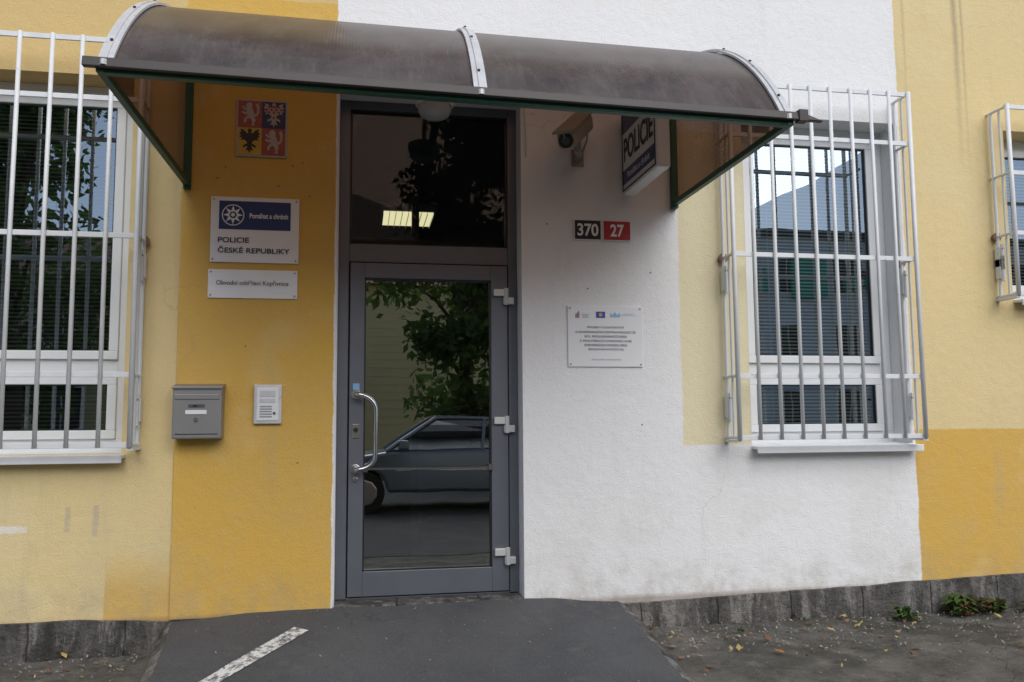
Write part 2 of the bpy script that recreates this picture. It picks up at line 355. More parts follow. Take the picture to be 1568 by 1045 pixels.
def cage(x0,x1,levels,n):
    e=empty("window_security_grille"); y=-.17; r=.0105
    m=MB(); z0=levels[-1]; z1=levels[0]; rd=random.Random(int(x0*100))
    for i in range(n):
        x=x0+(x1-x0)*i/(n-1)+(rd.uniform(-.004,.004) if 0<i<n-1 else 0); rr=r*1.25 if i in (0,n-1) else r
        m.tube([(x,y,z0-.012),(x+rd.uniform(-.003,.003),y,(z0+z1)/2),(x,y,z1+.012)],rr,BARS,8)
    m.build("vertical_bars",e,smooth=True)
    m=MB()
    for z in levels:
        m.box(x0-.008,x1+.008,y+.008,y+.020,z-.013,z+.013,BARS)
    m.build("cross_rails",e,bevel=.002)
    m=MB()
    for x in (x0,x1):
        for z in levels[:1]+levels[1:]:
            m.tube([(x,y+.01,z),(x,-.0,z)],.0085,BARS)
        m.tube([(x,-.03,z0-.01),(x,-.03,z1)],.010,BARS); m.tube([(x,-.10,z0),(x,-.10,z1)],.007,BARS)
        m.box(x-.014,x+.014,y,-.002,z0-.026,z0-.012,BARS)
    m.build("side_returns",e,smooth=False)
    m=MB()
    for x in (x0,x1):
        for z in (levels[2]-.13,levels[-1]+.17) if len(levels)>3 else (levels[1]-.1,):
            m.box(x-.016,x+.016,-.055,-.015,z-.06,z+.06,BARS); m.tube([(x,-.06,z-.08),(x,-.06,z+.08)],.011,BARS)
            m.tube([(x,-.07,z+.05),(x,-.001,z+.05)],.009,RUST)
        m.tube([(x,-.03,levels[2 if len(levels)>3 else 1]),(x,-.001,levels[2 if len(levels)>3 else 1])],[.03,.022],RUST,10)
    m.build("wall_hinges",e,bevel=.003)
LV=[3.24,2.94,2.25,1.565,1.225]
cage(2.05,3.185,LV,10); cage(-2.22,-1.085,LV,9); cage(3.85,5.05,[3.21,2.80,2.43,2.06],9); cage(-4.1,-2.95,LV,8)
# ---- door
door=empty("entrance_door"); door.parent=bld
y=.14
m=MB(); m.box(-.12,-.062,y,y+.08,.392,3.12,ALU); m.box(.822,.875,y,y+.08,.392,3.12,ALU); m.box(-.062,.822,y,y+.08,3.07,3.12,ALU)
m.box(-.062,.822,y+.002,y+.078,2.205,2.305,ALU); m.box(-.062,.822,y,y+.08,.385,.398,ALUD); m.build("door_frame",door,bevel=.004)
m=MB(); a=.078
X0,X1,Z_0,Z_1=-.055,.816,.405,2.198
m.box(X0,X0+a,y-.012,y+.05,Z_0,Z_1,ALU); m.box(X1-.094,X1,y-.012,y+.05,Z_0,Z_1,ALU)
m.box(X0+a,X1-.094,y-.012,y+.05,Z_1-.083,Z_1,ALU); m.box(X0+a,X1-.094,y-.012,y+.05,Z_0,Z_0+.13,ALU); m.build("leaf_frame",door,bevel=.003)
m=MB(); gx0,gx1,gz0,gz1=X0+a,X1-.094,Z_0+.13,Z_1-.083
for q in ((gx0,gx0+.008,gz0,gz1),(gx1-.008,gx1,gz0,gz1),(gx0,gx1,gz0,gz0+.008),(gx0,gx1,gz1-.008,gz1)): m.box(q[0],q[1],y-.006,y+.02,q[2],q[3],BLACK)
for q in ((-.062,-.052,2.305,3.07),(.812,.822,2.305,3.07),(-.062,.822,2.305,2.315),(-.062,.822,3.06,3.07)): m.box(q[0],q[1],y+.02,y+.05,q[2],q[3],BLACK)
m.build("gaskets",door)
m=MB(); m.face([(gx0,y+.012,gz0),(gx1,y+.012,gz0),(gx1,y+.012,gz1),(gx0,y+.012,gz1)],DGLASS); m.build("door_glass",door,fix=False)
m=MB(); m.face([(-.055,y+.035,2.31),(.817,y+.035,2.31),(.817,y+.035,3.065),(-.055,y+.035,3.065)],TGLASS); m.build("transom_glass",door,fix=False)
m=MB()
hp=[(-.018,y-.01,1.475),(-.018,y-.045,1.475)]
for i in range(9):
    t=i/8*math.pi/2; hp.append((-.018+.105*math.sin(t),y-.075,1.475-.085*(1-math.cos(t))))
for i in range(9):
    t=i/8*math.pi/2; hp.append((-.018+.105*math.cos(t),y-.075,1.145-.07*math.sin(t)))
hp+=[(-.018,y-.045,1.075),(-.018,y-.01,1.075)]
m.tube(hp,.0115,CHROME,10); m.build("pull_handle",door,smooth=True)
m=MB()
for z in (1.475,1.075): m.tube([(-.018,y-.012,z),(-.018,y-.02,z)],.026,CHROME,16)
m.box(-.036,0,y-.018,y-.01,1.24,1.315,CHROME); m.tube([(-.018,y-.018,1.285),(-.018,y-.03,1.285)],.013,BLACK,12)
m.tube([(-.018,y-.012,1.02),(-.018,y-.02,1.02)],.014,CHROME,12); m.box(-.036,-.0,y-.016,y-.011,1.50,1.535,LBLUE); m.build("lock_plates",door,bevel=.002)
m=MB(); m.tube([(.035,y-.02,1.075),(.715,y-.02,1.075)],.006,CHROME); 
for x in (.035,.715): m.box(x-.012,x+.012,y-.03,y+.0,1.06,1.09,CHROME)
m.build("crossbar",door,smooth=False)
m=MB()
HG_=simple("hinge_aluminium",(.66,.67,.68),.4,.3)
for z in (2.03,1.315,.60):
    m.box(.735,.80,y-.035,y-.012,z-.005,z+.034,HG_); m.box(.79,.85,y-.035,y-.001,z-.05,z-.012,HG_); m.tube([(.806,y-.032,z-.055),(.806,y-.032,z+.04)],.013,HG_,10)
m.build("hinges",door,bevel=.003)
m=MB(); m.box(-.12,.875,-.004,.14,.36,.388,PLIN); m.build("threshold",door,bevel=.004)
# ------------------------------------------------------------------ canopy
can=empty("entrance_canopy")
HH=.705; ch=math.hypot(1.4,HH); cang=math.atan2(HH,1.4); A0=cang+math.radians(30); A1=cang-math.radians(30); RR=ch
def arc(t,off=0.0):
    ph=A0+(A1-A0)*t
    return -1.4+RR*(math.sin(A0)-math.sin(ph))-off*math.sin(ph), RR*(math.cos(ph)-math.cos(A0))+off*math.cos(ph)
def cp(s,t,off=0.0):
    y,dz=arc(t,off); fr=min(1,max(0,-y/1.4)); xl=-.90-.035*fr; xr=1.78-.03*fr
    zb=2.572+fr*(.032-.045*s); return (xl+(xr-xl)*s,y,zb+dz)
NS,NTT=20,28
m=MB()
for i in range(NS):
    for k in range(NTT):
        m.face([cp(i/NS,k/NTT),cp((i+1)/NS,k/NTT),cp((i+1)/NS,(k+1)/NTT),cp(i/NS,(k+1)/NTT)],POLY)
o=m.build("curved_sheet",can,smooth=True,fix=False)
bm=bmesh.new(); bm.from_mesh(o.data); bmesh.ops.remove_doubles(bm,verts=bm.verts,dist=.0005); bm.to_mesh(o.data); bm.free()
m=MB()
for s in (0,1):
    pts=[cp(s,k/NTT,-.012) for k in range(NTT+1)]+[(cp(s,1)[0],0-.002,2.59),]
    m.face(pts,POLY)
m.build("end_panels",can,fix=False)
m=MB()
def strip(s,w,o0,o1,mat,t0=0,t1=1):
    n=26
    for k in range(n):
        a=t0+(t1-t0)*k/n; b=t0+(t1-t0)*(k+1)/n
        A=[cp(s,a,o0),cp(s,a,o1),cp(s,b,o0),cp(s,b,o1)]
        q=lambda p,d:(p[0]+d,p[1],p[2])
        m.hexa([q(A[0],-w),q(A[0],w),q(A[2],w),q(A[2],-w),q(A[1],-w),q(A[1],w),q(A[3],w),q(A[3],-w)],mat)
for s in (.012,.515,.988): strip(s,.026,.004,.014,BATT); strip(s,.006,.014,.020,BATT)
for s in (.012,.515,.988):
    c=cp(s,0); m.tube([(c[0],c[1]-.02,c[2]+.01),(c[0],c[1]-.02,c[2]-.010)],.012,BATT)
    for t in (.08,.3,.5,.7): 
        c=cp(s,t,.02); d=cp(s,t,.026); m.tube([c,d],.006,GUT,8)
m.build("cover_battens",can)
m=MB()
for s in (.006,.515,.994): strip(s,.012,-.035,-.004,GREEN)
for s in (0,1):
    f=cp(s,0); xb=(-.90,1.78)[s]; dx=.014 if s==0 else -.014
    m.hexa([(f[0]-.014+dx,f[1],f[2]-.028),(f[0]+.014+dx,f[1],f[2]-.028),(xb+.014+dx,-.001,2.545),(xb-.014+dx,-.001,2.545),(f[0]-.014+dx,f[1],f[2]),(f[0]+.014+dx,f[1],f[2]),(xb+.014+dx,-.001,2.575),(xb-.014+dx,-.001,2.575)],GREEN)
    m.box(xb+dx-.018,xb+dx+.018,-.04,-.014 if s==0 else -.001,2.53,3.25,GREEN)
f0=cp(0,0); f1=cp(1,0)
m.hexa([(f0[0],-1.395,f0[2]-.028),(f1[0],-1.395,f1[2]-.028),(f1[0],-1.36,f1[2]-.028),(f0[0],-1.36,f0[2]-.028),(f0[0],-1.395,f0[2]-.004),(f1[0],-1.395,f1[2]-.004),(f1[0],-1.36,f1[2]-.004),(f0[0],-1.36,f0[2]-.004)],GREEN)
m.box(-.87,1.75,-.04,-.014,3.22,3.25,GREEN)
m.build("green_steel_frame",can,bevel=.003)
m=MB(); g0=(-.975,f0[2]+.002); g1=(1.870,f1[2]+.002)
m.hexa([(g0[0],-1.425,g0[1]-.018),(g1[0],-1.425,g1[1]-.014),(g1[0],-1.397,g1[1]-.014),(g0[0],-1.397,g0[1]-.018),(g0[0],-1.42,g0[1]+.018),(g1[0]-.09,-1.42,g1[1]+.020),(g1[0]-.09,-1.399,g1[1]+.020),(g0[0],-1.399,g0[1]+.018)],GUT)
m.box(g1[0]-.11,g1[0]-.07,-1.43,-1.39,g1[1]-.02,g1[1]+.03,GUT)
m.build("front_edge_profile",can,bevel=.003)
m=MB(); m.tube([(.90,-.02,3.25),(.902,-.012,3.0),(.905,-.008,2.8)],.004,SIGNW,6); m.build("cable",can,smooth=True)
# ------------------------------------------------------------------ lamp under canopy
lamp=empty("outdoor_lamp"); cx,cy,cz=.375,-.20,2.985
def lathe(prof,cx,cy,mat,n=28):
    m=MB(); mm=m.mid(mat)
    for r,z in prof:
        for k in range(n): m.v.append(P(cx+r*math.cos(2*math.pi*k/n),cy+r*math.sin(2*math.pi*k/n),z))
    for i in range(len(prof)-1):
        for k in range(n): m.f.append((i*n+k,i*n+(k+1)%n,(i+1)*n+(k+1)%n,(i+1)*n+k)); m.mi.append(mm)
    return m
lathe([(.0,cz+.06),(.05,cz+.058),(.095,cz+.04),(.10,cz+.0),(.092,cz-.004)],cx,cy,SIGNW).build("cap",lamp,smooth=True)
def frosted():
    n=NT("lamp_bowl_frosted_glass"); b=n.bsdf((.75,.77,.78),.25); t=n.new("ShaderNodeBsdfTransparent"); t.inputs[0].default_value=(.85,.87,.88,1)
    x=n.new("ShaderNodeMixShader"); x.inputs[0].default_value=.5; n.link(t.outputs[0],x.inputs[1]); n.link(b.outputs[0],x.inputs[2]); return n.done(x)
lathe([(.088,cz-.001),(.088,cz-.03),(.075,cz-.055),(.045,cz-.07),(.0,cz-.075)],cx,cy,frosted()).build("glass_bowl",lamp,smooth=True)
lathe([(.0,cz-.0),(.03,cz-.005),(.03,cz-.045),(.0,cz-.055)],cx,cy,SIGNW).build("bulb",lamp,smooth=True)
m=MB(); m.tube([(cx,cy,cz+.05),(cx,cy,cz+.15),(cx,0.0,cz+.15)],.014,SIGNW); m.build("bracket",lamp)
# ------------------------------------------------------------------ wall signs
YL=-.014
def panel(name,par,x0,x1,z0,z1,mat,yb=YL,th=.008,bev=.002):
    m=MB(); m.box(x0,x1,yb-th,yb,z0,z1,mat); return m.build(name,par,bevel=bev)
def flat(par,pts,mat,y,name):
    m=MB(); m.face([(a,y,b) for a,b in pts],mat); return m.build(name,par,fix=False)
EAG=[(0,1.0),(.12,.95),(.2,.8),(.1,.65),(.25,.6),(.5,.85),(.85,.95),(.75,.7),(.95,.6),(.75,.45),(.92,.3),(.65,.25),(.8,.05),(.5,.1),(.25,-.05),(.2,-.2),(.55,-.35),(.6,-.55),(.35,-.45),(.15,-.4),(.35,-.8),(.12,-.7),(0,-.95)]
EAG=EAG+[(-a,b) for a,b in EAG[-2:0:-1]]
LION=[(-.35,.8),(-.2,.95),(.05,.95),(.2,.75),(.18,.5),(.3,.25),(.35,0),(.6,.1),(.6,.5),(.45,.8),(.7,.9),(.85,.6),(.8,.1),(.6,-.15),(.4,-.2),(.5,-.5),(.35,-.7),(.45,-.9),(.1,-.9),(.2,-.7),(.15,-.45),(-.05,-.3),(-.3,-.4),(-.35,-.65),(-.55,-.7),(-.5,-.35),(-.3,-.15),(-.15,.0),(-.5,-.05),(-.75,.1),(-.7,.25),(-.45,.15),(-.2,.25),(-.55,.35),(-.75,.55),(-.6,.65),(-.4,.5),(-.25,.55),(-.45,.65)]
coat=empty("coat_of_arms_sign"); x0,x1,z0,z1=-.652,-.39,2.72,3.03
panel("backing",coat,x0,x1,z0,z1,SILV)
cx=(x0+x1)/2; cz=(z0+z1)/2; b=.010; yq=YL-.0095
for nm,q,c,sh,cc in (("quarter_lion",(x0+b,cx,cz,z1-b),COATR,LION,SILV),("quarter_moravian_eagle",(cx,x1-b,cz,z1-b),COATB,EAG,SILV),("quarter_silesian_eagle",(x0+b,cx,z0+b,cz),GOLD,EAG,BLACK),("quarter_lion_lower",(cx,x1-b,z0+b,cz),COATR,LION,SILV)):
    flat(coat,[(q[0],q[2]),(q[1],q[2]),(q[1],q[3]),(q[0],q[3])],c,yq,nm)
    mx=(q[0]+q[1])/2; mz=(q[2]+q[3])/2; hx=(q[1]-q[0])*.47; hz=(q[3]-q[2])*.47
    flat(coat,[(mx+u*hx,mz+v*hz) for u,v in sh],cc,yq-.0015,nm+"_figure")
    if c==COATB:
        for i in range(-3,4):
            for j in range(-2,4):
                if (i+j)%2 and abs(i)<3.5 : 
                    u=i*.22; v=j*.22
                    if abs(u)<.15 or v>.1: flat(coat,[(mx+(u-.1)*hx,mz+(v-.1)*hz),(mx+(u+.1)*hx,mz+(v-.1)*hz),(mx+(u+.1)*hx,mz+(v+.1)*hz),(mx+(u-.1)*hx,mz+(v+.1)*hz)],COATR,yq-.003,"check")
def screws(par,x0,x1,z0,z1,y,d=.014):
    m=MB()
    for x in (x0+d,x1-d):
        for z in (z0+d,z1-d): m.tube([(x,y,z),(x,y-.003,z)],.005,GREY,10)
    m.build("screws",par)
s1=empty("police_name_sign"); x0,x1,z0,z1=-.766,-.322,2.155,2.50
panel("board",s1,x0,x1,z0,z1,SIGNW); flat(s1,[(-.725,2.328),(-.365,2.328),(-.365,2.478),(-.725,2.478)],BLUE,YL-.0095,"blue_band")
screws(s1,x0,x1,z0,z1,YL-.008)
def star(cx,cz,r1,r2,n,mat,y,par,nm,rot=0):
    pts=[]
    for i in range(2*n):
        r=r1 if i%2==0 else r2; a=math.pi*i/n+math.pi/2+rot; pts.append((cx+r*math.cos(a),cz+r*math.sin(a)))
    m=MB()
    for i in range(2*n): m.face([(cx,y,cz),(pts[i][0],y,pts[i][1]),(pts[(i+1)%(2*n)][0],y,pts[(i+1)%(2*n)][1])],mat)
    m.build(nm,par,fix=False)
ec,ez=-.655,2.403
star(ec,ez,.056,.056,16,SIGNW,YL-.0110,s1,"badge_ring"); star(ec,ez,.051,.051,16,BLUE,YL-.0122,s1,"badge_field")
star(ec,ez,.050,.024,8,SIGNW,YL-.0134,s1,"badge_star"); star(ec,ez,.018,.018,12,BLUE,YL-.0146,s1,"badge_center"); star(ec,ez,.013,.008,6,SIGNW,YL-.0158,s1,"badge_shield")
yt=YL-.0118
text("Pomáhat a chránit",-.475,2.402,.195,.027,SIGNW,"motto_text",s1,yt,off=.02)
text("POLICIE",-.650,2.272,.155,.028,NAVY,"line_1",s1,yt,off=.014); text("ČESKÉ REPUBLIKY",-.547,2.222,.36,.036,NAVY,"line_2",s1,yt,off=.014)
s2=empty("department_sign"); panel("board",s2,-.772,-.325,1.968,2.117,SIGNW); text("Obvodní oddělení Kopřivnice",-.55,2.045,.36,.033,NAVY,"department_text",s2,yt,off=.002); screws(s2,-.772,-.325,1.968,2.117,YL-.008)
def number(name,x0,x1,body,bg,w):
    e=empty(name); panel("plate",e,x0,x1,2.333,2.452,SIGNW,-.001,.008); b=.006
    flat(e,[(x0+b,2.333+b),(x1-b,2.333+b),(x1-b,2.452-b),(x0+b,2.452-b)],bg,-.0105,"enamel")
    text(body,(x0+x1)/2,2.392,w,.072,SIGNW,"digits",e,-.0122,off=.025)
number("house_number_plate",1.172,1.334,"370",BLACK,.122); number("house_number_plate",1.340,1.507,"27",RED,.08)
eu=empty("eu_project_sign"); panel("board",eu,1.13,1.562,1.622,1.962,SIGNW,-.001,.008); screws(eu,1.13,1.562,1.622,1.962,-.009)
ye=-.0125
for i,(tl,tw) in enumerate((("PROJEKT KONTAKTNÍ",.21),("A KOORDINAČNÍ CENTRA POLICIE ČR",.35),("BYL SPOLUFINANCOVÁN",.24),("Z PROSTŘEDKŮ EVROPSKÉ UNIE",.30),("EVROPSKÉHO FONDU PRO",.245),("REGIONÁLNÍ ROZVOJ",.20))):
    text(tl,1.346,1.842-i*.0245,tw,.0165,NAVY,"text_line",eu,ye,off=.0)
text("ŠANCE PRO VÁŠ ROZVOJ",1.346,1.662,.165,.012,GREY,"footer_text",eu,ye,off=0)
flat(eu,[(1.292,1.895),(1.345,1.895),(1.345,1.93),(1.292,1.93)],EUB,-.0105,"eu_flag"); star(1.3185,1.9125,.012,.010,8,GOLD,-.012,eu,"flag_stars")
for i,c in enumerate((RED,EUB,RED)): flat(eu,[(1.175+i*.008,1.893),(1.180+i*.008,1.893),(1.180+i*.008,1.915+i*.008),(1.175+i*.008,1.915+i*.008)],c,-.0105,"logo_bar")
text("INTEGROVANÝ\nOPERAČNÍ\nPROGRAM",1.232,1.906,.05,.026,GREY,"logo_text",eu,ye,off=0); text("MINISTERSTVO\nPRO MÍSTNÍ ROZVOJ",1.48,1.914,.09,.016,LBLUE,"ministry_text",eu,ye,off=0)
flat(eu,[(1.375,1.90),(1.43,1.90),(1.43,1.925),(1.415,1.912),(1.40,1.93),(1.388,1.912),(1.375,1.925)],LBLUE,-.0105,"ministry_logo")
# ---- illuminated projecting sign
ps=empty("police_projecting_sign"); X=1.447
m=MB(); m.box(X,X+.075,-.61,-.05,2.585,3.08,LBOX); m.build("lightbox_body",ps,bevel=.014)
m=MB(); m.box(X+.02,X+.055,-.06,-.001,2.68,2.72,ALUD); m.box(X+.02,X+.055,-.06,-.001,2.96,3.0,ALUD); m.build("wall_bracket",ps)
def fx(y0,y1,z0,z1,mat,nm,d=.0012):
    m=MB(); m.face([(X-d,y0,z0),(X-d,y1,z0),(X-d,y1,z1),(X-d,y0,z1)],mat); m.build(nm,ps,fix=False)
fx(-.585,-.075,2.635,2.715,BLUE,"blue_band"); fx(-.585,-.075,2.925,3.06,BLUE,"blue_top_band")
m=MB()
for q in ((-.595,-.065,2.600,2.607),(-.595,-.065,3.063,3.070)): m.box(X-.004,X,q[0],q[1],q[2],q[3],BLACK)
for q in (-.595,-.072): m.box(X-.004,X,q,q+.007,2.600,3.07,BLACK)
m.build("face_edging",ps)
text("POLICIE",X-.002,2.825,.47,.135,NAVY,"police_text",ps,-.33,'x',off=.025); text("Pomáhat a chránit",X-.003,2.675,.36,.036,SIGNW,"motto_text",ps,-.335,'x')
# ------------------------------------------------------------------ cctv camera
cc=empty("cctv_camera")
a=Vector(P(1.225,-.09,2.985)); b2=Vector(P(1.025,-.44,2.75)); d=(b2-a).normalized()
side=d.cross(Vector((0,0,1))).normalized(); up=side.cross(d).normalized()
def obox(m,c0,c1,w,h,mat,off=0.0,tz=0.0):
    pts=[]
    for t in (0,1):
        c=(c0 if t==0 else c1)+up*off
        for u,v in ((-w,-h),(w,-h),(w,h),(-w,h)): pts.append(tuple(c+side*u+up*v))
    m.hexa(pts,mat,True)
m=MB(); obox(m,a,b2,.058,.055,BEIGE); m.build("housing",cc,bevel=.026)
m=MB(); obox(m,a-d*.015,b2+d*.055,.065,.008,BEIGE,.062); obox(m,a,b2+d*.04,.003,.02,BEIGE,.04); m.build("sun_shield",cc,bevel=.006)
m=MB(); m.tube([tuple(b2-d*.01),tuple(b2+d*.004)],.046,BLACK,20,True); m.tube([tuple(b2+d*.004),tuple(b2+d*.007)],.026,ALUD,20,True); m.build("lens_window",cc,smooth=False)
m=MB(); mid=a+(b2-a)*.45-up*.05
wl=Vector(P(1.20,-.001,2.80))
m.tube([tuple(mid),tuple(mid-Vector((0,-.02,.07))),tuple(wl+Vector((0,-.05,.01))),tuple(wl)],[.020,.024,.024,.026],BEIGE,10,True)
m.box(1.165,1.235,-.014,-.001,2.755,2.85,BEIGE); m.build("wall_mount",cc,bevel=.004)
m=MB(); m.tube([P(1.23,-.006,2.84),P(1.25,-.03,2.90),P(1.235,-.1,2.95)],.006,GREY,6,True); m.build("cable",cc,smooth=True)
# ------------------------------------------------------------------ mailbox, intercom
mb=empty("mailbox"); m=MB(); m.box(-.908,-.675,-.115,-.014,1.25,1.505,MAIL); m.build("body",mb,bevel=.008)
m=MB(); m.hexa([(-.912,-.125,1.497),(-.671,-.125,1.497),(-.671,-.014,1.515),(-.912,-.014,1.515),(-.912,-.125,1.508),(-.671,-.125,1.508),(-.671,-.014,1.526),(-.912,-.014,1.526)],MAIL)
m.box(-.898,-.685,-.120,-.112,1.445,1.470,MAIL); m.box(-.893,-.69,-.119,-.112,1.272,1.276,BLACK); m.build("lid_and_slot_flap",mb,bevel=.003)
m=MB(); m.box(-.845,-.745,-.1185,-.112,1.372,1.392,SIGNW); m.tube([(-.795,-.113,1.345),(-.795,-.121,1.345)],.011,CHROME,14); m.box(-.81,-.79,-.1195,-.112,1.408,1.418,BLACK); 
m.box(-.832,-.755,-.1175,-.112,1.405,1.42,ALUD); m.build("name_card_and_lock",mb)
ic=empty("door_intercom"); m=MB(); m.box(-.532,-.392,-.035,-.014,1.32,1.522,BATT); m.build("frame",ic,bevel=.008)
m=MB(); m.box(-.517,-.407,-.040,-.033,1.337,1.507,SIGNW); m.build("face",ic,bevel=.004)
m=MB()
for i in range(5): m.box(-.50,-.44,-.0425,-.039,1.355+i*.013,1.361+i*.013,GREY)
m.box(-.50,-.424,-.0425,-.039,1.46,1.49,BATT); m.box(-.50,-.424,-.0425,-.039,1.43,1.45,BATT); m.tube([(-.428,-.04,1.375),(-.428,-.044,1.375)],.007,ALUD,10); m.build("buttons_and_speaker",ic)
# ------------------------------------------------------------------ ground
zg=.172
m=MB()
m.face([(-200,-200,zg),(200,-200,zg),(200,200,zg),(-200,200,zg)],GND); m.build("ground",fix=False)
def pav(name,x0,x1,mat):
    m=MB(); nx=int((x1-x0)/.05); ny=44; idx={}
    mm=m.mid(mat)
    for i in range(nx+1):
        for j in range(ny+1):
            x=x0+(x1-x0)*i/nx; y=-.0-2.2*j/ny
            z=zg+.014+.014*mnoise.noise((x*2.2,y*2.2,1))+.008*mnoise.noise((x*9,y*9,4))+.004*mnoise.noise((x*23,y*23,4))+.02*math.exp(y*6)
            idx[i,j]=len(m.v); m.v.append(P(x,y,z))
    for i in range(nx):
        for j in range(ny): m.f.append((idx[i,j],idx[i,j+1],idx[i+1,j+1],idx[i+1,j])); m.mi.append(mm)
    return m.build(name,smooth=True,fix=False)
pav("pavement",-6,7,GND)
def sst(a,b,x):
    t=max(0,min(1,(x-a)/(b-a))); return t*t*(3-2*t)
def rz(x,y):
    base=.383-.145*min(1.45,-y)+.006*mnoise.noise((x*2,y*2,9))-.034*sst(.95,1.42,x)-.026*sst(-.45,-.92,x)
    return base+.003*mnoise.noise((x*8,y*8,2))
m=MB(); mm=m.mid(ASPH); mk=m.mid(PLIN); nx=60; ny=60; idx={}
xl=lambda y:-.90+.08*min(1,-y)+.02*mnoise.noise((0,y*5,1))+.012*mnoise.noise((0,y*19,1)); xr=lambda y:1.39+.02*mnoise.noise((3,y*5,1))+.012*mnoise.noise((0,y*21,5))
for j in range(ny+1):
    y=-1.62*j/ny
    row=[(xl(y)-.10,y,.12),(xl(y)-.045,y,rz(xl(y),y)-.03)]+[(xl(y)+(xr(y)-xl(y))*i/nx,y,max(rz(xl(y)+(xr(y)-xl(y))*i/nx,y),.165)) for i in range(nx+1)]+[(xr(y)+.05,y,rz(xr(y),y)-.022),(xr(y)+.13,y,.12)]
    for i,q in enumerate(row): idx[i,j]=len(m.v); m.v.append(P(*q))
nn=nx+4
for i in range(nn):
    for j in range(ny): m.f.append((idx[i,j],idx[i,j+1],idx[i+1,j+1],idx[i+1,j])); m.mi.append(mk if i<2 or i>=nn-2 else mm)
m.build("asphalt_ramp",smooth=True,fix=False)
m=MB(); A=Vector((-.262,-.27)); B=Vector((-.86,-1.17)); dn=(B-A).normalized(); pn=Vector((dn.y,-dn.x)); n=24; L=(B-A).length
for i in range(n):
    q=[]
    for t,sg in ((i,-1),(i,1),(i+1,1),(i+1,-1)):
        c=A+dn*L*t/n+pn*sg*.042; q.append((c.x,c.y,rz(c.x,c.y)+.0045))
    m.face(q,LINE)
m.build("painted_road_line",fix=False)
m=MB(); z=zg+.004; m.face([(-60,-12,z),(60,-12,z),(60,-2.6,z),(-60,-2.6,z)],ROAD); m.build("road",fix=False)
m=MB(); m.box(-60,60,-12.15,-12,zg-.1,zg+.1,PLIN); m.build("kerb",bevel=.01)
def scatter(name,n,xr_,yr_,size,mats,seed,flatness=.3,ramp=False):
    rd=random.Random(seed); m=MB()
    for _ in range(n):
        x=rd.uniform(*xr_); y=-abs(rd.gauss(0,1))*(yr_) -.03
        if -1.02<x<1.52 and not ramp: continue
        z=(rz(x,y)+.003) if ramp else zg+.026+.02*math.exp(y*6)+.014*mnoise.noise((x*2.2,y*2.2,1)); s=size*rd.uniform(.5,1.3); a=rd.uniform(0,6.28)
        ca,sa=math.cos(a),math.sin(a); mt=rd.choice(mats); w=rd.uniform(.35,.6); k=rd.uniform(0,flatness)*s
        pts=[(-1,0,0),(-.3,w,k),(.5,w*.7,k),(1,0,k*2),(.4,-w*.8,k*.4),(-.4,-w,k*1.3)]
        m.face([(x+(u*ca-v*sa)*s,y+(u*sa+v*ca)*s,z+h) for u,v,h in pts],mt)
    m.build(name,fix=False)
LB=[simple("leaf_brown",(.16,.075,.03),.7),simple("leaf_orange",(.32,.13,.04),.7),simple("leaf_yellow",(.42,.32,.10),.7),simple("leaf_tan",(.28,.21,.13),.7)]
PB=[simple("pebble_grey",(.25,.24,.22),.9),simple("pebble_dark",(.10,.10,.09),.9),simple("pebble_light",(.38,.36,.32),.9)]
scatter("fallen_leaves",300,(-3.0,6.0),.42,.020,LB,3,.6)
scatter("gravel",2600,(-3.0,6.0),.34,.0075,PB,5,1.0)
scatter("ramp_grit",220,(-.8,1.35),.5,.005,PB+LB[:1],15,1.0,True)
WG=leafmat("weed_leaf",(.05,.11,.025),(.11,.17,.04)); WR=leafmat("weed_leaf_reddish",(.16,.07,.03),(.10,.13,.04))
def weed(x,y,r,n,mats,seed):
    rd=random.Random(seed); m=MB()
    for _ in range(n):
        a=rd.uniform(0,6.28); l=r*rd.uniform(.4,1.1); h=r*rd.uniform(.15,.95); ca,sa=math.cos(a),math.sin(a)*.6; w=r*rd.uniform(.10,.2)
        sx,sy=-sa*w,ca*w; b=(x+rd.uniform(-.3,.3)*r,y+rd.uniform(-.2,.2)*r,zg+.03); mt=rd.choice(mats)
        p1=(b[0]+ca*l*.5,min(b[1]+sa*l*.5,-.03),b[2]+h*.9); p2=(b[0]+ca*l,min(b[1]+sa*l,-.03),b[2]+h*.7)
        m.face([b,(p1[0]+sx,p1[1]+sy,p1[2]),p2,(p1[0]-sx,p1[1]-sy,p1[2])],mt)
    m.build("weed_plant",fix=False)
weed(3.02,-.12,.09,60,[WG],1); weed(3.42,-.10,.14,110,[WG,WG,WR],2); weed(3.62,-.10,.11,70,[WR,WG],3); weed(3.86,-.11,.09,44,[WR,WG],4); weed(2.0,-.2,.04,16,[WG],6); weed(-1.3,-.25,.03,10,[WR],7)
weed(1.55,-.06,.04,18,[WR,WG],8); weed(2.45,-.05,.03,14,[WG],9)
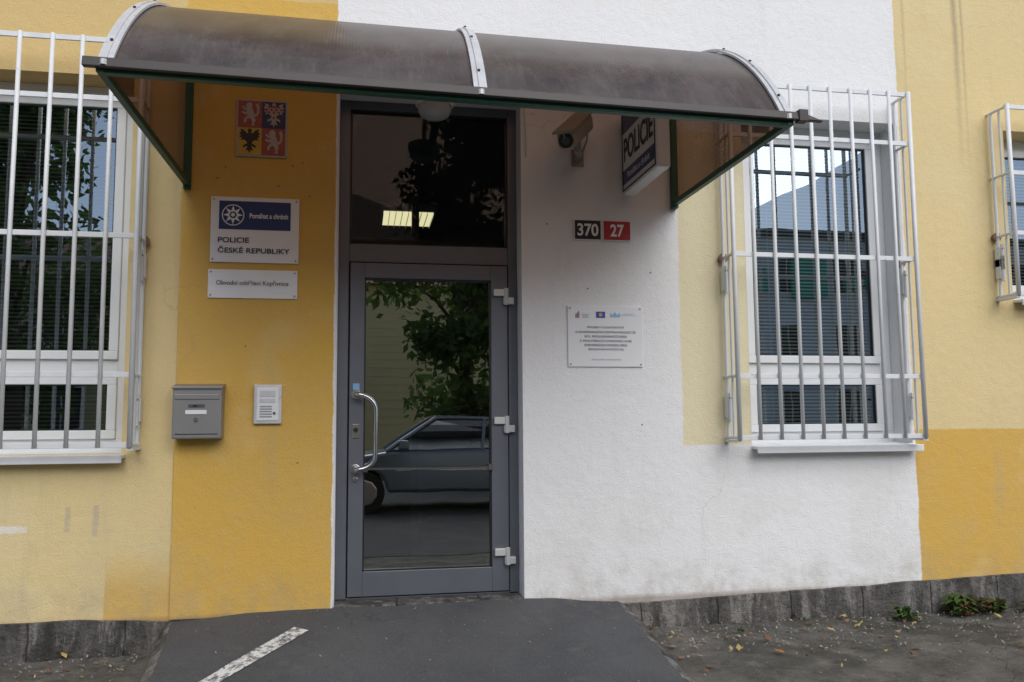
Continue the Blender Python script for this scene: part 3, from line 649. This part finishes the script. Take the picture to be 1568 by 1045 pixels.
# ------------------------------------------------------------------ across the street (seen in reflections)
BARK=simple("bark",(.10,.08,.06),.9,0,.5,6,.8)
LEAF=leafmat("tree_leaves",(.06,.12,.027),(.12,.19,.04),.5)
def tree(x,y,h,r,seed,n=5200):
    rd=random.Random(seed); e=empty("leafy_tree"); zb=-.3; m=MB()
    m.tube([(x,y,zb),(x+.05,y,zb+h*.2),(x-.08,y+.05,zb+h*.45),(x,y,zb+h*.8)],[.22,.17,.13,.04],BARK,9,True)
    cl=[]
    for i in range(20):
        a=rd.uniform(0,6.28); hh=rd.uniform(.18,.95); rr=r*math.sin(min(1,hh*1.15)*math.pi)**.5*rd.uniform(.2,.95) if hh<.87 else r*.3
        c=Vector((x+math.cos(a)*rr,y+math.sin(a)*rr,zb+h*hh)); cl.append((c,r*rd.uniform(.28,.5)))
        s=Vector((x,y,zb+h*hh*.7)); mdl=(s+c)/2+Vector((0,0,.15)); m.tube([tuple(s),tuple(mdl),tuple(c)],[.07,.045,.015],BARK,5,True)
    m.build("trunk_and_limbs",e,smooth=True)
    m=MB(); mm=m.mid(LEAF)
    for i in range(n):
        c,rad=rd.choice(cl); v=Vector((rd.gauss(0,1),rd.gauss(0,1),rd.gauss(0,.8))).normalized()*rad*rd.uniform(.3,1.08); p=c+v
        u=Vector((rd.gauss(0,1),rd.gauss(0,1),rd.gauss(0,1))).normalized(); w=u.cross(Vector((rd.gauss(0,1),rd.gauss(0,1),rd.gauss(0,1)))).normalized(); s=rd.uniform(.09,.18)
        b=len(m.v); m.v+=[tuple(p-u*s),tuple(p+w*s*.5),tuple(p+u*s),tuple(p-w*s*.5)]; m.f.append((b,b+1,b+2,b+3)); m.mi.append(mm)
    m.build("crown",e,fix=False)
tree(2.6,-15.0,9.5,2.4,1,9000); tree(-7.6,-14.5,10.5,2.9,2,9000); tree(-12.2,-15.5,9.5,2.6,3,6000); tree(6.2,-18,8.0,1.9,4,3500); tree(-9.6,-19,11,2.8,5,6000)
YW=simple("house_yellow_render",(.82,.70,.38),.9,0,.15,1); ROOF=simple("roof_tiles",(.25,.10,.07),.8,0,.4,3); WHT=simple("house_white_render",(.78,.79,.80),.9,0,.1,1)
TEAL=simple("shop_fascia_teal",(.05,.42,.30),.5)
def house(x0,x1,y1,h,mat,fl,roof=True,bands=(),skip=None):
    e=empty("residential_house"); zb=-.35; d=9; m=MB(); m.box(x0,x1,y1-d,y1,zb,h,mat,True)
    m.build("walls",e)
    m=MB()
    if roof: m.prism([(y1+.5,h-.05),(y1-d/2,h+2.6),(y1-d-.5,h-.05)],'x',x0-.4,x1+.4,ROOF)
    else: m.box(x0-.15,x1+.15,y1-d-.15,y1+.15,h,h+.35,ALUD,True)
    m.build("roof",e)
    f=MB(); g=MB(); n=int((x1-x0)/2.6)
    for k in range(fl):
        for i in range(n):
            cx=x0+(x1-x0)*(i+.5)/n; z0=zb+1.2+k*2.9
            if skip and skip[0]<cx<skip[1]: continue
            f.box(cx-.68,cx+.68,y1,y1+.07,z0-.08,z0+1.5,WHT,True); f.box(cx-.78,cx+.78,y1,y1+.14,z0-.16,z0-.08,WHT,True)
            g.box(cx-.6,cx-.03,y1+.02,y1+.075,z0,z0+1.42,DARK,True); g.box(cx+.03,cx+.6,y1+.02,y1+.075,z0,z0+1.42,DARK,True)
    # cladding boards
    k=zb+.5
    while k<h-.3:
        f.box(x0+.02,x1-.02,y1,y1+.015,k,k+.02,mat,True); k+=.28
    f.build("window_frames",e); g.build("window_panes",e)
    m=MB()
    for q in bands: m.box(q[0],q[1],y1+.1,y1+.3,q[2],q[3],TEAL,True)
    if bands: m.build("fascia_panels",e)
house(-22,5.5,-24,5.9,YW,2,skip=(-1.6,2.4)); house(8.5,34,-28,9.0,WHT,3,False,((15.5,17.4,6.6,7.6),(18.6,20.2,6.4,8.2),(21,24,6.8,7.4)))
# parked car
car=empty("parked_car")
PAINT=simple("car_paint_silver_blue",(.20,.24,.29),.18,.6,.05,2,.0); TYRE=simple("tyre_rubber",(.02,.02,.02),.9); CG=glass("car_glass",.25,(.15,.17,.18)); LAMPG=simple("headlamp_glass",(.6,.62,.65),.1,.3)
cx0=-.75; cy0=-9.0; cz=-.295
def arch(cx,r,n=9): return [(cx-r*math.cos(math.pi*i/(n-1)),.30+r*math.sin(math.pi*i/(n-1))) for i in range(n)]
out=[(.03,.28)]+arch(.82,.36)+arch(3.38,.36)+[(4.17,.30),(4.2,.62),(4.12,.88),(3.9,.95),(1.25,.93),(.75,.86),(.25,.74),(.03,.58)]
m=MB(); m.prism([(cx0+a,cz+b) for a,b in out],'y',cy0,cy0+1.7,PAINT); m.build("body",car,bevel=.05)
m=MB()
m.hexa([(cx0+1.15,cy0+.06,cz+.92),(cx0+4.05,cy0+.06,cz+.94),(cx0+4.05,cy0+1.64,cz+.94),(cx0+1.15,cy0+1.64,cz+.92),(cx0+1.95,cy0+.22,cz+1.40),(cx0+3.55,cy0+.22,cz+1.42),(cx0+3.55,cy0+1.48,cz+1.42),(cx0+1.95,cy0+1.48,cz+1.40)],CG,True); m.build("window_glass",car,bevel=.03)
m=MB(); m.box(cx0+1.9,cx0+3.6,cy0+.2,cy0+1.5,cz+1.395,cz+1.45,PAINT,True)
for yb,yt in ((.055,.21),(1.645,1.49)):
    for xb,xt in ((1.15,1.95),(2.65,2.7),(4.05,3.55)): m.tube([(cx0+xb,cy0+yb,cz+.92),(cx0+xt,cy0+yt,cz+1.42)],.035,PAINT,6,True)
    m.box(cx0+1.35,cx0+1.5,cy0+(yb-.12 if yb<1 else yb),cy0+(yb if yb<1 else yb+.12),cz+.96,cz+1.08,PAINT,True)
m.build("roof_and_pillars",car,bevel=.02)
m=MB()
for wx in (.82,3.38):
    for a,b in ((-.01,.2),(1.5,1.71)):
        m.tube([(cx0+wx,cy0+a,cz+.31),(cx0+wx,cy0+b,cz+.31)],.31,TYRE,24,True); m.tube([(cx0+wx,cy0+a-.01,cz+.31),(cx0+wx,cy0+b+.01,cz+.31)],.2,CHROME,10,True)
m.build("wheels",car,bevel=.02)
m=MB(); m.box(cx0+.02,cx0+.4,cy0+1.4,cy0+1.705,cz+.60,cz+.72,LAMPG,True); m.box(cx0+.02,cx0+.4,cy0-.005,cy0+.3,cz+.60,cz+.72,LAMPG,True); m.box(cx0+1.3,cx0+3.9,cy0+1.7,cy0+1.712,cz+.62,cz+.66,CHROME,True); m.build("headlamps_and_trim",car,bevel=.01)
# ------------------------------------------------------------------ light
w=bpy.data.worlds.new("World"); sc.world=w; w.use_nodes=True; nt=w.node_tree
sk=nt.nodes.new("ShaderNodeTexSky"); sk.sky_type='NISHITA'; sk.sun_disc=False; sk.sun_elevation=math.radians(42); sk.sun_rotation=math.radians(165); sk.dust_density=1.0
hs=nt.nodes.new("ShaderNodeHueSaturation"); hs.inputs['Saturation'].default_value=.72
nt.links.new(sk.outputs[0],hs.inputs['Color']); nt.links.new(hs.outputs[0],nt.nodes['Background'].inputs[0]); nt.nodes['Background'].inputs[1].default_value=.15
ld=bpy.data.lights.new("sun","SUN"); ld.energy=2.6; ld.angle=math.radians(60); ld.color=(1,.965,.92)
lo=bpy.data.objects.new("sun",ld); sc.collection.objects.link(lo)
az=math.radians(165); el=math.radians(42)
dv=Vector((math.sin(az)*math.cos(el),math.cos(az)*math.cos(el),math.sin(el)))
lo.rotation_euler=dv.to_track_quat('Z','Y').to_euler(); lo.location=(5,-20,20)
# ------------------------------------------------------------------ camera
cam=bpy.data.objects.new("camera",bpy.data.cameras.new("camera")); sc.collection.objects.link(cam); sc.camera=cam
R=(Matrix.Rotation(-.1797,3,'Z')@Matrix.Rotation(math.pi/2+.0941,3,'X')@Matrix.Rotation(-.0073,3,'Z')).to_4x4()
cam.matrix_world=Matrix.Translation(P(0,-4.5,1.33))@R
cam.data.lens=29.55; cam.data.sensor_width=36; cam.data.clip_end=1000
sc.view_settings.view_transform='Standard'; sc.view_settings.look='None'; sc.view_settings.exposure=0
